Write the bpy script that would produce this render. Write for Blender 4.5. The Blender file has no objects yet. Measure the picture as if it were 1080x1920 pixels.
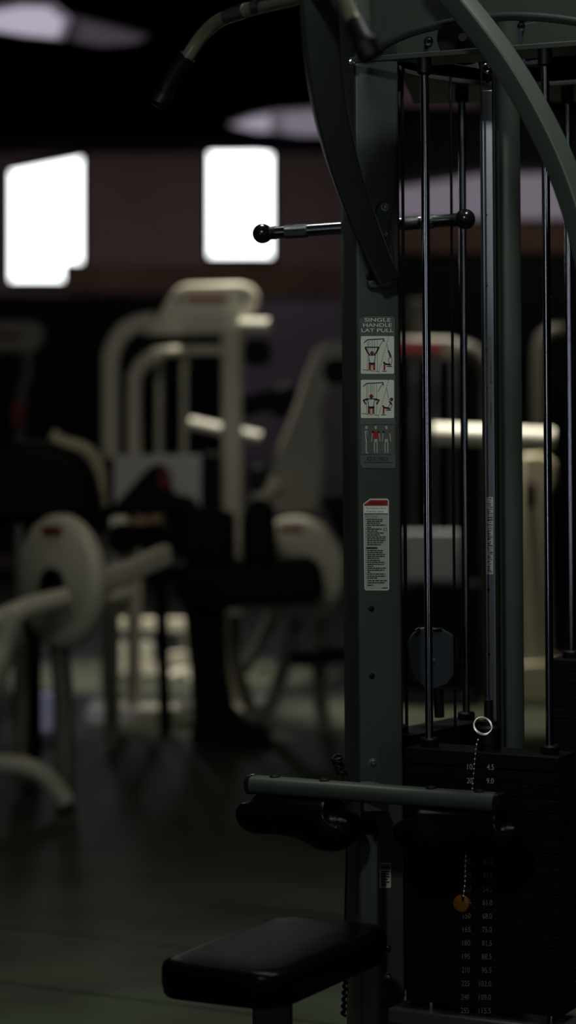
import bpy, bmesh, math, random
from mathutils import Vector, Matrix

random.seed(4)
C = bpy.context.scene.collection
SC = bpy.context.scene
PI = math.pi
V = Vector

# ------------------------------------------------------------------ camera
F = 4800.0                       # focal length in pixels of the 1080x1920 frame
HX, HY = 540.0, 735.0            # where the level optical axis meets the frame
ROLL = math.radians(0.42)
CAM = V((0, 0, 1.6))
RT = V((math.cos(ROLL), 0, -math.sin(ROLL)))
UP = V((math.sin(ROLL), 0, math.cos(ROLL)))
FW = V((0, 1, 0))

cd = bpy.data.cameras.new('camera')
cam = bpy.data.objects.new('camera', cd)
C.objects.link(cam)
m = Matrix((RT, UP, -FW)).transposed().to_4x4()
m.translation = CAM
cam.matrix_world = m
cd.sensor_fit = 'VERTICAL'
cd.sensor_height = 36.0
cd.lens = F / 1920 * 36.0
cd.shift_y = -(960 - HY) / 1920
cd.clip_start = 0.1
cd.clip_end = 200
cd.dof.use_dof = True
cd.dof.focus_distance = 5.25
cd.dof.aperture_fstop = 1.9
cd.dof.aperture_blades = 0
SC.camera = cam


def ray(px, py):
    return FW + RT * ((px - HX) / F) + UP * ((HY - py) / F)


def at(px, py, Y):
    return CAM + ray(px, py) * Y


def plane(P, N, off=0.0):
    """the point of a flat surface seen along a sight line"""
    P = V(P); N = V(N).normalized()

    def f(px, py, e=0.0):
        d = ray(px, py)
        Q = P + N * (off + e)
        return CAM + d * ((Q - CAM).dot(N) / d.dot(N))
    return f


def zplane(z):
    return plane((0, 0, z), (0, 0, 1))


# ------------------------------------------------------------------ materials
MATS = {}


def mat(name, col, rough=0.5, metal=0.0, spec=0.5, bump=0.0, bscale=200.0, var=0.0, vscale=8.0, coat=0.0):
    m_ = bpy.data.materials.new(name)
    m_.use_nodes = True
    nt = m_.node_tree
    b = nt.nodes['Principled BSDF']
    b.inputs['Base Color'].default_value = (*col, 1)
    b.inputs['Roughness'].default_value = rough
    b.inputs['Metallic'].default_value = metal
    b.inputs['Specular IOR Level'].default_value = spec
    b.inputs['Coat Weight'].default_value = coat
    b.inputs['Coat Roughness'].default_value = 0.15
    tc = nt.nodes.new('ShaderNodeTexCoord')
    if bump:
        n = nt.nodes.new('ShaderNodeTexNoise')
        n.inputs['Scale'].default_value = bscale
        n.inputs['Detail'].default_value = 3
        nt.links.new(tc.outputs['Object'], n.inputs['Vector'])
        bp = nt.nodes.new('ShaderNodeBump')
        bp.inputs['Strength'].default_value = bump
        bp.inputs['Distance'].default_value = 0.002
        nt.links.new(n.outputs['Fac'], bp.inputs['Height'])
        nt.links.new(bp.outputs['Normal'], b.inputs['Normal'])
    if var:
        n2 = nt.nodes.new('ShaderNodeTexNoise')
        n2.inputs['Scale'].default_value = vscale
        n2.inputs['Detail'].default_value = 4
        nt.links.new(tc.outputs['Object'], n2.inputs['Vector'])
        r = nt.nodes.new('ShaderNodeValToRGB')
        r.color_ramp.elements[0].position = 0.3
        r.color_ramp.elements[1].position = 0.7
        r.color_ramp.elements[0].color = (*[max(0, c * (1 - var)) for c in col], 1)
        r.color_ramp.elements[1].color = (*[min(1, c * (1 + var)) for c in col], 1)
        nt.links.new(n2.outputs['Fac'], r.inputs['Fac'])
        nt.links.new(r.outputs['Color'], b.inputs['Base Color'])
    MATS[name] = m_
    return m_


def emit(name, col, strength):
    m_ = bpy.data.materials.new(name)
    m_.use_nodes = True
    nt = m_.node_tree
    nt.nodes.remove(nt.nodes['Principled BSDF'])
    e = nt.nodes.new('ShaderNodeEmission')
    e.inputs['Color'].default_value = (*col, 1)
    e.inputs['Strength'].default_value = strength
    nt.links.new(e.outputs[0], nt.nodes['Material Output'].inputs['Surface'])
    MATS[name] = m_
    return m_


PAINT = mat('grey_green_paint', (0.062, 0.073, 0.064), 0.42, 0.2, 0.3, 0.06, 900, 0.08, 6)
PAINTD = mat('dark_grey_paint', (0.028, 0.033, 0.03), 0.4, 0.2, 0.3, 0.05, 900)
CHROME = mat('chrome', (0.62, 0.64, 0.68), 0.13, 1.0)
STEEL = mat('zinc_steel', (0.19, 0.2, 0.245), 0.36, 0.9, bump=0.05, bscale=600)
CHROMED = mat('dimmed_chrome', (0.1, 0.1, 0.11), 0.2, 1.0)  # chrome darkened to imitate the dark room it mirrors
SATIN = mat('satin_steel', (0.4, 0.36, 0.27), 0.24, 0.7)
BRIGHT = mat('bright_wire', (0.95, 0.93, 0.85), 0.42, 1.0)
KNURL = mat('knurled_chrome', (0.13, 0.13, 0.135), 0.25, 1.0, bump=1.0, bscale=900)
RUBBER = mat('black_rubber', (0.003, 0.003, 0.0035), 0.5, 0, 0.25)
BALL = mat('black_ball_plastic', (0.008, 0.008, 0.012), 0.16, 0, 0.5)
VINYL = mat('black_vinyl', (0.003, 0.0025, 0.0035), 0.26, 0, 0.06, 0.25, 240)
MATTE = mat('matte_black_vinyl', (0.003, 0.003, 0.0032), 0.6, 0, 0.12)
IRON = mat('black_cast_iron', (0.003, 0.003, 0.0034), 0.6, 0, 0.12, 0.2, 500)
CABLE = mat('black_cable', (0.004, 0.004, 0.005), 0.5, 0, 0.3)
NUMBER = mat('number_white', (0.42, 0.42, 0.4), 0.6)
NUMBERD = mat('number_grey', (0.16, 0.16, 0.14), 0.6)  # greyer numbers, used below the two top plates
PULLEY = mat('grey_pulley_plastic', (0.024, 0.03, 0.042), 0.5, 0, 0.4)
PLACARD = mat('placard_grey', (0.125, 0.135, 0.122), 0.6, 0, 0.3)
PALE = mat('pictogram_pale', (0.84, 0.86, 0.76), 0.5, 0, 0.3)
INK = mat('ink_black', (0.012, 0.013, 0.012), 0.6, 0, 0.3)
INKG = mat('ink_grey', (0.25, 0.27, 0.25), 0.6, 0, 0.3)
RED = mat('ink_red', (0.42, 0.02, 0.03), 0.5, 0, 0.3)
WHITE = mat('lettering_white', (0.95, 0.96, 0.92), 0.5, 0, 0.3)
STICK = mat('sticker_grey', (0.48, 0.49, 0.46), 0.5, 0, 0.3)
ORANGE = mat('sticker_orange', (0.25, 0.07, 0.01), 0.5, 0, 0.3)
AMBER = mat('amber_plastic', (0.19, 0.065, 0.003), 0.35, 0, 0.5)
CREAM = mat('cream_enamel', (0.6, 0.57, 0.47), 0.4, 0, 0.4, var=0.06, vscale=5)
CREAMW = mat('warm_cream_enamel', (0.4, 0.35, 0.24), 0.4, 0, 0.4, var=0.06, vscale=5)
BONE = mat('bone_white_roller', (0.8, 0.78, 0.68), 0.35, 0, 0.5)
SHROUD = mat('grey_shroud', (0.62, 0.6, 0.62), 0.55, 0, 0.3)
LOGO = mat('logo_red', (0.16, 0.015, 0.02), 0.5, 0, 0.3)
DARKE = mat('darkest_shaded_cream_enamel', (0.035, 0.033, 0.028), 0.5, 0, 0.2)  # cream enamel with deep dimness put into the colour, for frame tubes
LEGD = mat('deep_shaded_cream_enamel', (0.1, 0.095, 0.08), 0.5, 0, 0.2)  # cream enamel darkened so the head plate looks dimly lit
LEG = mat('shaded_cream_enamel', (0.2, 0.19, 0.16), 0.45, 0, 0.4)  # cream enamel darkened for legs and parts in dim light
DIM = mat('half_shaded_cream_enamel', (0.3, 0.28, 0.24), 0.5, 0, 0.3)  # cream enamel darkened, dim light painted into the side cover
TAN = mat('tan_grip', (0.42, 0.27, 0.15), 0.6)
BIN = mat('pale_bin', (0.7, 0.7, 0.85), 0.4)


# ------------------------------------------------------------------ mesh builder
def frame_of(d, up=None):
    d = d.normalized()
    if up is None:
        up = V((0, 0, 1)) if abs(d.z) < 0.9 else V((0, 1, 0))
    x = up.cross(d)
    if x.length < 1e-6:
        x = V((1, 0, 0)).cross(d)
    x.normalize()
    return x, d.cross(x).normalized()


def smooth_path(pts, n=6):
    """Catmull-Rom through the points"""
    P = [V(p) for p in pts]
    out = []
    for i in range(len(P) - 1):
        p0 = P[i - 1] if i else P[0] * 2 - P[1]
        p1, p2 = P[i], P[i + 1]
        p3 = P[i + 2] if i + 2 < len(P) else P[-1] * 2 - P[-2]
        for k in range(n):
            t = k / n
            out.append(0.5 * ((2 * p1) + (p2 - p0) * t + (2 * p0 - 5 * p1 + 4 * p2 - p3) * t * t
                              + (3 * p1 - p0 - 3 * p2 + p3) * t ** 3))
    out.append(P[-1])
    return out


def circ(r, n=16):
    return [(r * math.cos(2 * PI * i / n), r * math.sin(2 * PI * i / n)) for i in range(n)]


def rrect(w, h, r, k=4):
    o = []
    for cx, cy, a in ((w / 2 - r, h / 2 - r, 0), (-w / 2 + r, h / 2 - r, 90), (-w / 2 + r, -h / 2 + r, 180), (w / 2 - r, -h / 2 + r, 270)):
        for i in range(k + 1):
            t = math.radians(a + 90 * i / k)
            o.append((cx + r * math.cos(t), cy + r * math.sin(t)))
    return o


class MB:
    def __init__(self):
        self.v = []; self.f = []; self.mi = []

    def add(self, vs, fs, mi=0):
        o = len(self.v)
        self.v += [V(p) for p in vs]
        for f in fs:
            self.f.append([o + i for i in f]); self.mi.append(mi)
        return self

    def sweep(self, path, sec, mi=0, up=None, scale=None, cap=True):
        path = [V(p) for p in path]
        n = len(path); k = len(sec)
        vs = []
        px = None
        for i, p in enumerate(path):
            d = (path[min(i + 1, n - 1)] - path[max(i - 1, 0)])
            if up is not None or px is None:
                x, y = frame_of(d, V(up) if up is not None else None)
            else:
                dn = d.normalized()
                x = (px - dn * px.dot(dn)).normalized(); y = dn.cross(x)
            px = x
            s = scale[i] if scale else 1.0
            if not isinstance(s, tuple): s = (s, s)
            for a, b in sec:
                vs.append(p + x * a * s[0] + y * b * s[1])
        fs = []
        for i in range(n - 1):
            for j in range(k):
                j2 = (j + 1) % k
                fs.append([i * k + j, i * k + j2, (i + 1) * k + j2, (i + 1) * k + j])
        if cap:
            fs.append(list(range(k))[::-1]); fs.append([(n - 1) * k + j for j in range(k)])
        return self.add(vs, fs, mi)

    def tube(self, path, r, mi=0, n=16, smooth=0, scale=None):
        if smooth: path = smooth_path(path, smooth)
        return self.sweep(path, circ(r, n), mi, None, scale)

    def cyl(self, a, b, r, mi=0, n=24, r2=None):
        return self.sweep([a, b], circ(r, n), mi, None, [1.0, (r2 / r if r2 else 1.0)])

    def box(self, c, size, rot=0.0, mi=0):
        c = V(c); sx, sy, sz = [s / 2 for s in size]
        R = Matrix.Rotation(rot, 3, 'Z')
        vs = [c + R @ V((x * sx, y * sy, z * sz)) for z in (-1, 1) for x, y in ((-1, -1), (1, -1), (1, 1), (-1, 1))]
        return self.add(vs, [[3, 2, 1, 0], [4, 5, 6, 7], [0, 1, 5, 4], [1, 2, 6, 5], [2, 3, 7, 6], [3, 0, 4, 7]], mi)

    def prism(self, pts, ext, mi=0):
        """closed planar loop of world points, extruded by the vector ext"""
        pts = [V(p) for p in pts]; ext = V(ext); n = len(pts)
        nrm = V((0, 0, 0))
        for i in range(n):
            nrm += pts[i].cross(pts[(i + 1) % n])
        if nrm.dot(ext) > 0: pts = pts[::-1]
        vs = pts + [p + ext for p in pts]
        fs = [list(range(n)), [n + i for i in range(n)][::-1]]
        for i in range(n):
            j = (i + 1) % n
            fs.append([i, i + n, j + n, j][::1])
        return self.add(vs, fs, mi)

    def lathe(self, prof, c, axis, mi=0, n=32):
        c = V(c); d = V(axis).normalized()
        x, y = frame_of(d)
        vs = []
        for r, h in prof:
            for i in range(n):
                t = 2 * PI * i / n
                vs.append(c + d * h + (x * math.cos(t) + y * math.sin(t)) * max(r, 1e-5))
        fs = []
        for i in range(len(prof) - 1):
            for j in range(n):
                j2 = (j + 1) % n
                fs.append([i * n + j, i * n + j2, (i + 1) * n + j2, (i + 1) * n + j])
        fs.append(list(range(n))[::-1]); fs.append([(len(prof) - 1) * n + j for j in range(n)])
        return self.add(vs, fs, mi)

    def ball(self, c, r, mi=0, n=24):
        prof = [(r * math.sin(PI * i / 14), -r * math.cos(PI * i / 14)) for i in range(15)]
        return self.lathe(prof, c, (0, 0, 1), mi, n)

    def torus(self, c, axis, R, r, mi=0, n=40, k=10, sx=1.0):
        c = V(c); x, y = frame_of(V(axis)); d = V(axis).normalized()
        vs = []; fs = []
        for i in range(n):
            t = 2 * PI * i / n
            q = x * math.cos(t) * sx + y * math.sin(t)
            for j in range(k):
                s = 2 * PI * j / k
                vs.append(c + q * (R + r * math.cos(s)) + d * r * math.sin(s))
        for i in range(n):
            for j in range(k):
                fs.append([i * k + j, ((i + 1) % n) * k + j, ((i + 1) % n) * k + (j + 1) % k, i * k + (j + 1) % k])
        return self.add(vs, fs, mi)

    def flat(self, pts, mi=0):
        return self.add(pts, [list(range(len(pts)))], mi)

    def flatpx(self, pl, pts, e=0.0, mi=0):
        return self.flat([pl(x, y, e) for x, y in pts][::-1], mi)

    def rectpx(self, pl, x0, y0, x1, y1, r=0.0, e=0.0, mi=0):
        if r <= 0:
            P = [(x0, y0), (x1, y0), (x1, y1), (x0, y1)]
        else:
            cx, cy = (x0 + x1) / 2, (y0 + y1) / 2
            P = [(cx + a, cy + b) for a, b in rrect(x1 - x0, y1 - y0, r)]
        return self.flatpx(pl, P, e, mi)

    def linepx(self, pl, pts, w, e=0.0, mi=0):
        for (x0, y0), (x1, y1) in zip(pts, pts[1:]):
            L = math.hypot(x1 - x0, y1 - y0) or 1
            nx, ny = -(y1 - y0) / L * w / 2, (x1 - x0) / L * w / 2
            self.flatpx(pl, [(x0 + nx, y0 + ny), (x1 + nx, y1 + ny), (x1 - nx, y1 - ny), (x0 - nx, y0 - ny)], e, mi)
        return self

    def discpx(self, pl, x, y, rx, ry, e=0.0, mi=0, n=12):
        return self.flatpx(pl, [(x + rx * math.cos(2 * PI * i / n), y + ry * math.sin(2 * PI * i / n)) for i in range(n)], e, mi)

    def textpx(self, pl, s, x0, x1, base, cap, e=0.0, mi=0):
        vs, fs = glyphs(s)
        xs = [v[0] for v in vs]
        a, b = min(xs), max(xs)
        k = (x1 - x0) / (b - a)
        H = glyph_cap()
        return self.add([pl(x0 + (v[0] - a) * k, base - v[1] / H * cap, e) for v in vs], fs, mi)

    def build(self, name, mats, parent=None, bevel=0.0, seg=2, sharp=35, subd=0, origin=None):
        me = bpy.data.meshes.new(name)
        o = bpy.data.objects.new(name, me)
        if parent is not None:
            W = WORLD[parent.name]
        else:
            if origin is None:
                xs = [v.x for v in self.v]; ys = [v.y for v in self.v]; zs = [v.z for v in self.v]
                origin = V(((min(xs) + max(xs)) / 2, (min(ys) + max(ys)) / 2, min(zs)))
            W = Matrix.Translation(origin)
        I = W.inverted()
        me.from_pydata([I @ v for v in self.v], [], self.f)
        if not isinstance(mats, (list, tuple)): mats = [mats]
        for m_ in mats: me.materials.append(m_)
        me.polygons.foreach_set('material_index', self.mi)
        me.polygons.foreach_set('use_smooth', [True] * len(me.polygons))
        bm = bmesh.new(); bm.from_mesh(me)
        bmesh.ops.recalc_face_normals(bm, faces=bm.faces)
        bm.to_mesh(me); bm.free()
        me.set_sharp_from_angle(angle=math.radians(sharp))
        me.update()
        C.objects.link(o)
        if parent is not None:
            o.parent = parent
        else:
            o.location = W.translation
        WORLD[o.name] = W
        if bevel:
            b = o.modifiers.new('bevel', 'BEVEL'); b.width = bevel; b.segments = seg; b.limit_method = 'ANGLE'; b.angle_limit = math.radians(40)
        if subd:
            s = o.modifiers.new('smooth', 'SUBSURF'); s.levels = subd; s.render_levels = subd
        return o


WORLD = {}
_G = {}


def glyphs(s):
    if s in _G: return _G[s]
    cu = bpy.data.curves.new('t', 'FONT'); cu.body = s; cu.size = 1.0; cu.resolution_u = 3
    ob = bpy.data.objects.new('t', cu); C.objects.link(ob)
    dg = bpy.context.evaluated_depsgraph_get()
    me = bpy.data.meshes.new_from_object(ob.evaluated_get(dg))
    r = ([tuple(v.co) for v in me.vertices], [list(p.vertices) for p in me.polygons])
    bpy.data.objects.remove(ob); bpy.data.meshes.remove(me); bpy.data.curves.remove(cu)
    _G[s] = r
    return r


def glyph_cap():
    return max(v[1] for v in glyphs('E')[0])


def tag(o, label, cat, group=None):
    o['label'] = label; o['category'] = cat
    if group: o['group'] = group
    return o


def thing(name, loc, label, cat, group=None):
    o = bpy.data.objects.new(name, None); C.objects.link(o)
    o.location = loc; o.empty_display_size = 0.1
    WORLD[o.name] = Matrix.Translation(V(loc))
    return tag(o, label, cat, group)


def struct(o):
    o['kind'] = 'structure'
    return o


# ------------------------------------------------------------------ the room
ZC = 3.66
YF = 22.0
floor_m = mat('rubber_floor', (0.048, 0.055, 0.037), 0.55, 0, 0.16, 0.35, 60, 0.25, 3)
nt = floor_m.node_tree
bs = nt.nodes['Principled BSDF']
tc = nt.nodes.new('ShaderNodeTexCoord'); mp = nt.nodes.new('ShaderNodeMapping')
mp.inputs['Rotation'].default_value = (0, 0, math.radians(29)); mp.inputs['Location'].default_value = (0.0, 0.244, 0)

br = nt.nodes.new('ShaderNodeTexBrick'); br.inputs['Scale'].default_value = 0.42; br.inputs['Mortar Size'].default_value = 0.004
br.inputs['Brick Width'].default_value = 9.0
br.inputs['Mortar Smooth'].default_value = 0.3
br.inputs['Color1'].default_value = (1, 1, 1, 1); br.inputs['Color2'].default_value = (0.9, 0.9, 0.9, 1); br.inputs['Mortar'].default_value = (0.25, 0.25, 0.25, 1)
mx = nt.nodes.new('ShaderNodeMixRGB'); mx.blend_type = 'MULTIPLY'; mx.inputs['Fac'].default_value = 1
old = bs.inputs['Base Color'].links[0].from_socket
nt.links.new(tc.outputs['Object'], mp.inputs['Vector']); nt.links.new(mp.outputs['Vector'], br.inputs['Vector'])
nt.links.new(old, mx.inputs['Color1']); nt.links.new(br.outputs['Color'], mx.inputs['Color2'])
nt.links.new(mx.outputs['Color'], bs.inputs['Base Color'])

wall_m = mat('plum_grey_wall', (0.34, 0.25, 0.25), 0.85, 0, 0.2, 0.1, 40, 0.12, 1.5)
dark_m = mat('dark_wall', (0.02, 0.018, 0.02), 0.9, 0, 0.2, 0.1, 40, 0.15, 1)
ceil_m = mat('black_ceiling', (0.004, 0.003, 0.006), 0.95, 0, 0.0, 0.15, 20, 0.2, 1)
wood_m = mat('brown_wood_band', (0.17, 0.09, 0.06), 0.5, 0, 0.4, 0.1, 30, 0.25, 3)
frame_m = mat('dark_window_frame', (0.02, 0.02, 0.02), 0.5)

XL, XR, YB = -6.5, 7.5, -4.0
struct(MB().box(((XL + XR) / 2, (YF + YB) / 2, -0.05), (XR - XL, YF - YB, 0.1)).build('floor', floor_m, origin=V((0, 0, 0))))
struct(MB().box(((XL + XR) / 2, (YF + YB) / 2, ZC + 0.06), (XR - XL, YF - YB, 0.12)).build('ceiling', ceil_m))
struct(MB().box((XL - 0.06, (YF + YB) / 2, ZC / 2), (0.12, YF - YB, ZC)).build('wall_left', dark_m))
struct(MB().box((XR + 0.06, (YF + YB) / 2, ZC / 2), (0.12, YF - YB, ZC)).build('wall_right', dark_m))
struct(MB().box(((XL + XR) / 2, YB - 0.06, ZC / 2), (XR - XL, 0.12, ZC)).build('wall_back', dark_m))
wf = struct(MB().box(((XL + XR) / 2, YF + 0.06, ZC / 2), (XR - XL, 0.12, ZC)).build('wall_far', wall_m))

day_m = emit('daylight_pane', (0.97, 0.98, 1.0), 3.5)
band_m = emit('lavender_glow_band', (0.86, 0.74, 0.9), 0.17)


def window(idx, poly, Y, paneM, fw=6):
    pl = plane((0, Y, 0), (0, -1, 0))
    pts = [pl(x, y) for x, y in poly]
    mb = MB().prism([p + V((0, -0.02, 0)) for p in pts], (0, 0.015, 0))
    root = mb.build('window_%d' % idx, paneM)
    struct(root)
    fr = MB()
    n = len(pts)
    for i in range(n):
        a, b = pts[i], pts[(i + 1) % n]
        fr.sweep([a + V((0, -0.02, 0)), b + V((0, -0.02, 0))], rrect(0.04, 0.05, 0.006, 2))
    fr.build('window_frame', frame_m, root)
    return root


window(1, [(16, 318), (158, 290), (158, 498), (123, 498), (123, 532), (16, 532)], YF, day_m)
window(2, [(388, 270), (514, 284), (514, 487), (388, 487)], YF, day_m)

# wood rail along the far wall, and the nearer bulkhead on the right with a glowing lavender band
pl = plane((0, YF, 0), (0, -1, 0))
a = pl(126, 497); b = pl(680, 497); c = pl(680, 562); d = pl(126, 545)
struct(MB().prism([a, b, c, d], (0, -0.05, 0)).build('trim_1', wood_m))
wain_m = mat('plum_wainscot', (0.34, 0.3, 0.4), 0.9, 0, 0.0, 0.1, 40, 0.2, 0.8)
struct(MB().prism([pl(445, 565), pl(690, 565), pl(690, 1040), pl(445, 1040)], (0, -0.03, 0)).build('trim_3', wain_m))
struct(MB().prism([pl(-900, 543), pl(445, 556), pl(445, 1040), pl(-900, 1040)], (0, -0.03, 0)).build('trim_4', mat('lower_wall_shade', (0.02, 0.017, 0.024), 0.95, 0, 0.0)))  # dark sheet added so the lower wall does not pick up lamp light
YR = 19.0
plr = plane((0, YR, 0), (0, -1, 0))
x0 = plr(690, 500).x
struct(MB().box(((x0 + XR) / 2, YR + 0.5, ZC / 2), (XR - x0, 1.0, ZC)).build('wall_bulkhead', dark_m))
window(3, [(715, 352), (900, 322), (1180, 318), (1180, 417), (715, 417)], YR, band_m)  # emissive lavender band on the bulkhead, built like a window
struct(MB().prism([plr(692, 421), plr(1190, 421), plr(1190, 474), plr(692, 474)], (0, -0.05, 0)).build('trim_2', wood_m))
# tall windows in the wall behind the camera
back_m = emit('overcast_pane', (0.8, 0.88, 1.0), 2.4)
for i_, (xa, xb) in enumerate(((-4.6, -3.7), (3.2, 3.9)), 4):
    r_ = struct(MB().box(((xa + xb) / 2, YB + 0.02, 1.75), (xb - xa, 0.02, 2.7)).build('window_%d' % i_, back_m))
    fr_ = MB()
    for x in (xa, xb): fr_.box((x, YB + 0.02, 1.75), (0.06, 0.05, 2.76))
    for z in (0.4, 3.1): fr_.box(((xa + xb) / 2, YB + 0.02, z), (xb - xa, 0.05, 0.06))
    fr_.build('window_frame', frame_m, r_)
# baseboard
struct(MB().box(((XL + XR) / 2, YF - 0.01, 0.06), (XR - XL, 0.02, 0.12)).build('baseboard_far', dark_m))

# patches of light on the ceiling, imitated by glowing panels hung under it
glow1_m = emit('lavender_glow_bright', (0.86, 0.78, 0.98), 0.5)
glow2_m = emit('lavender_glow_mid', (0.86, 0.76, 0.95), 0.38)
glow5_m = emit('plum_glow_faint', (0.9, 0.55, 0.65), 0.03)
glow3_m = emit('lavender_glow_weak', (0.85, 0.66, 0.9), 0.06)
glow4_m = emit('lavender_glow_dim', (0.85, 0.72, 0.92), 0.21)
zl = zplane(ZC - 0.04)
mm_r = {m_.name: emit(m_.name + '_rim', (0.85, 0.72, 0.92), k_) for m_, k_ in ((glow1_m, 0.16), (glow2_m, 0.17), (glow3_m, 0.03), (glow4_m, 0.13), (glow5_m, 0.015))}  # weaker glow at the edges imitates the light falling off
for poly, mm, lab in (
    ([(-40, 24), (40, 10), (100, 12), (135, 40), (120, 78), (50, 72), (-40, 58)], glow1_m, 'brightest lavender glow patch on the ceiling, at the top corner of the picture'),
    ([(140, 36), (205, 52), (278, 72), (262, 84), (190, 90), (130, 80)], glow3_m, 'dim lavender glow patch on the ceiling beside the brightest one'),
    ([(430, 238), (468, 223), (512, 214), (512, 250), (478, 249)], glow2_m, 'lavender glow patch on the ceiling with a pointed end, above the second window'),
    ([(735, 160), (800, 150), (905, 172), (905, 205), (735, 200)], glow5_m, 'very dim plum glow patch on the ceiling seen between the guide rods'),
    ([(516, 213), (590, 208), (700, 214), (700, 257), (560, 257), (516, 251)], glow4_m, 'long lavender glow patch on the ceiling running behind the curved boom')):
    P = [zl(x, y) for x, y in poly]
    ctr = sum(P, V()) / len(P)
    root = thing('ceiling_glow', ctr, lab, 'ceiling light', 'lavender glow patches on the ceiling')
    MB().prism([ctr + (p - ctr) * 0.8 for p in P], (0, 0, 0.01)).build('glow_core', mm, root)
    MB().prism([p + V((0, 0, 0.011)) for p in P], (0, 0, 0.01)).build('glow_rim', mm_r[mm.name], root)
    MB().prism([p + (p - ctr) * 0.03 + V((0, 0, 0.022)) for p in P], (0, 0, 0.018)).build('glow_backing', frame_m, root)

# ------------------------------------------------------------------ the machine in front
TH = math.radians(28)
U = V((math.cos(TH), -math.sin(TH), 0))       # along the thigh bar, towards the camera on the right
W_ = V((math.sin(TH), math.cos(TH), 0))       # away from the camera
Z = V((0, 0, 1))
POST = V((0.1743, 5.3977, 0))
tower = thing('weight_machine', (0.3, 5.35, 0),
              'dark grey green multi-station cable weight machine with chrome guide rods, in sharp focus in front', 'weight machine')

# upright ------------------------------------------------------
PA = math.radians(11)
Rz = Matrix.Rotation(PA, 3, 'Z')
sec = rrect(0.093, 0.15, 0.006, 4)
upr = MB()
upr.prism([POST + Rz @ V((x, y, 0)) for x, y in sec], (0, 0, 2.62))
upright = upr.build('upright', PAINT, tower, sharp=25)
PN = Rz @ V((0, -1, 0))
face = plane(POST + PN * 0.075, PN)
for x, y in ((696, 1141), (697, 1267)):
    MB().lathe([(0.0062, 0), (0.0062, 0.002), (0.003, 0.003)], face(x, y), PN, 0, 16).build('hole_plug', RUBBER, upright)


def bolt(P, N, r, par, m=STEEL, h=0.006):
    mb = MB().lathe([(r * 1.6, 0), (r * 1.6, 0.0015), (r, 0.0018), (r, h * 0.7), (r * 0.7, h), (r * 0.45, h), (r * 0.4, h * 0.5)], P, N, 0, 20)
    return mb.build('bolt', m, par)


bolt(face(699, 1430), PN, 0.006, upright)
bolt(face(686, 104), PN, 0.006, upright)
sideN = Rz @ V((1, 0, 0))
for y in (1778, 1830):
    bolt(face(727, y), PN, 0.0042, upright, CHROME)

# instruction placard ------------------------------------------
pc = MB()
pc.flatpx(face, [(682, 592), (736, 592), (741, 597), (742, 878), (681, 878), (675, 870), (673, 597)], 0.0006, 0)
placard = pc.build('instruction_placard', PLACARD, tower)
pb = MB()
for q in ([(682, 592), (736, 592), (741, 597), (742, 878), (681, 878), (675, 870), (673, 597), (682, 592)],):
    pb.linepx(face, q, 0.7, 0.0009)
pb.linepx(face, [(682, 867.5), (737, 867.5)], 1.0, 0.0009)
pb.build('placard_border', INK, placard)
tx = MB()
tx.textpx(face, 'SINGLE', 683.5, 732.5, 603.0, 6.6, 0.0012)
tx.textpx(face, 'HANDLE', 681, 734.5, 612.8, 6.6, 0.0012)
tx.textpx(face, 'LAT PULL', 677.8, 737.6, 622.6, 6.6, 0.0012)
tx.build('lettering', WHITE, placard)


def figure_up(mb, ox, oy, arms):
    e = 0.0014
    # grey machine behind
    mb.linepx(face, [(ox - 9, oy - 48), (ox + 13, oy - 49), (ox + 22, oy - 50), (ox + 23, oy - 44)], 1.8, e, 1)
    mb.linepx(face, [(ox - 9, oy - 48), (ox - 15, oy - 42)], 1.6, e, 1)
    for dx in (-8.5, -6, -1.5, 1.5, 5, 10):
        mb.linepx(face, [(ox + dx, oy - 47), (ox + dx, oy + 11)], 0.9, e, 3)
    mb.linepx(face, [(ox + 22, oy - 49), (ox + 12, oy - 32)], 1.5, e, 3)
    mb.linepx(face, [(ox - 18, oy + 8), (ox + 14, oy + 12)], 0.9, e, 1)
    e += 0.0004
    if arms == 'up':
        mb.linepx(face, [(ox - 13, oy - 34), (ox + 13, oy - 34)], 2.0, e, 1)
        for s in (-1, 1):
            mb.linepx(face, [(ox + s * 13, oy - 34), (ox + s * 8, oy - 24), (ox + s * 4, oy - 19)], 3.0, e, 1)
            mb.linepx(face, [(ox + s * 9, oy - 26), (ox + s * 6, oy - 21)], 1.4, e + 0.0002, 2)
        hy = oy - 23
    else:
        mb.linepx(face, [(ox - 11, oy - 19), (ox + 11, oy - 19)], 2.0, e, 1)
        for s in (-1, 1):
            mb.linepx(face, [(ox + s * 4, oy - 18), (ox + s * 15, oy - 17), (ox + s * 10, oy - 9)], 2.6, e, 1)
            mb.linepx(face, [(ox + s * 15, oy - 16), (ox + s * 11, oy - 9)], 1.2, e + 0.0002, 2)
        hy = oy - 24
    mb.discpx(face, ox, hy, 3.6, 3.8, e + 0.0003, 1)
    mb.discpx(face, ox, hy - 0.3, 2.4, 2.2, e + 0.0005, 2)
    mb.flatpx(face, [(ox - 7, oy - 19), (ox + 7, oy - 19), (ox + 4.5, oy - 4), (ox - 4.5, oy - 4)], e + 0.0002, 1)
    mb.flatpx(face, [(ox - 5.8, oy - 18), (ox + 5.8, oy - 18), (ox + 3.6, oy - 5), (ox - 3.6, oy - 5)], e + 0.0004, 0)
    mb.flatpx(face, [(ox - 6, oy - 5), (ox + 6, oy - 5), (ox + 6, oy - 1), (ox - 6, oy - 1)], e + 0.0003, 1)
    for s in (-1, 1):
        mb.linepx(face, [(ox + s * 4, oy - 2), (ox + s * 4.2, oy + 9)], 3.4, e + 0.0004, 2)
        mb.discpx(face, ox + s * 4.2, oy + 10.5, 1.6, 1.4, e + 0.0005, 0)


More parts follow.
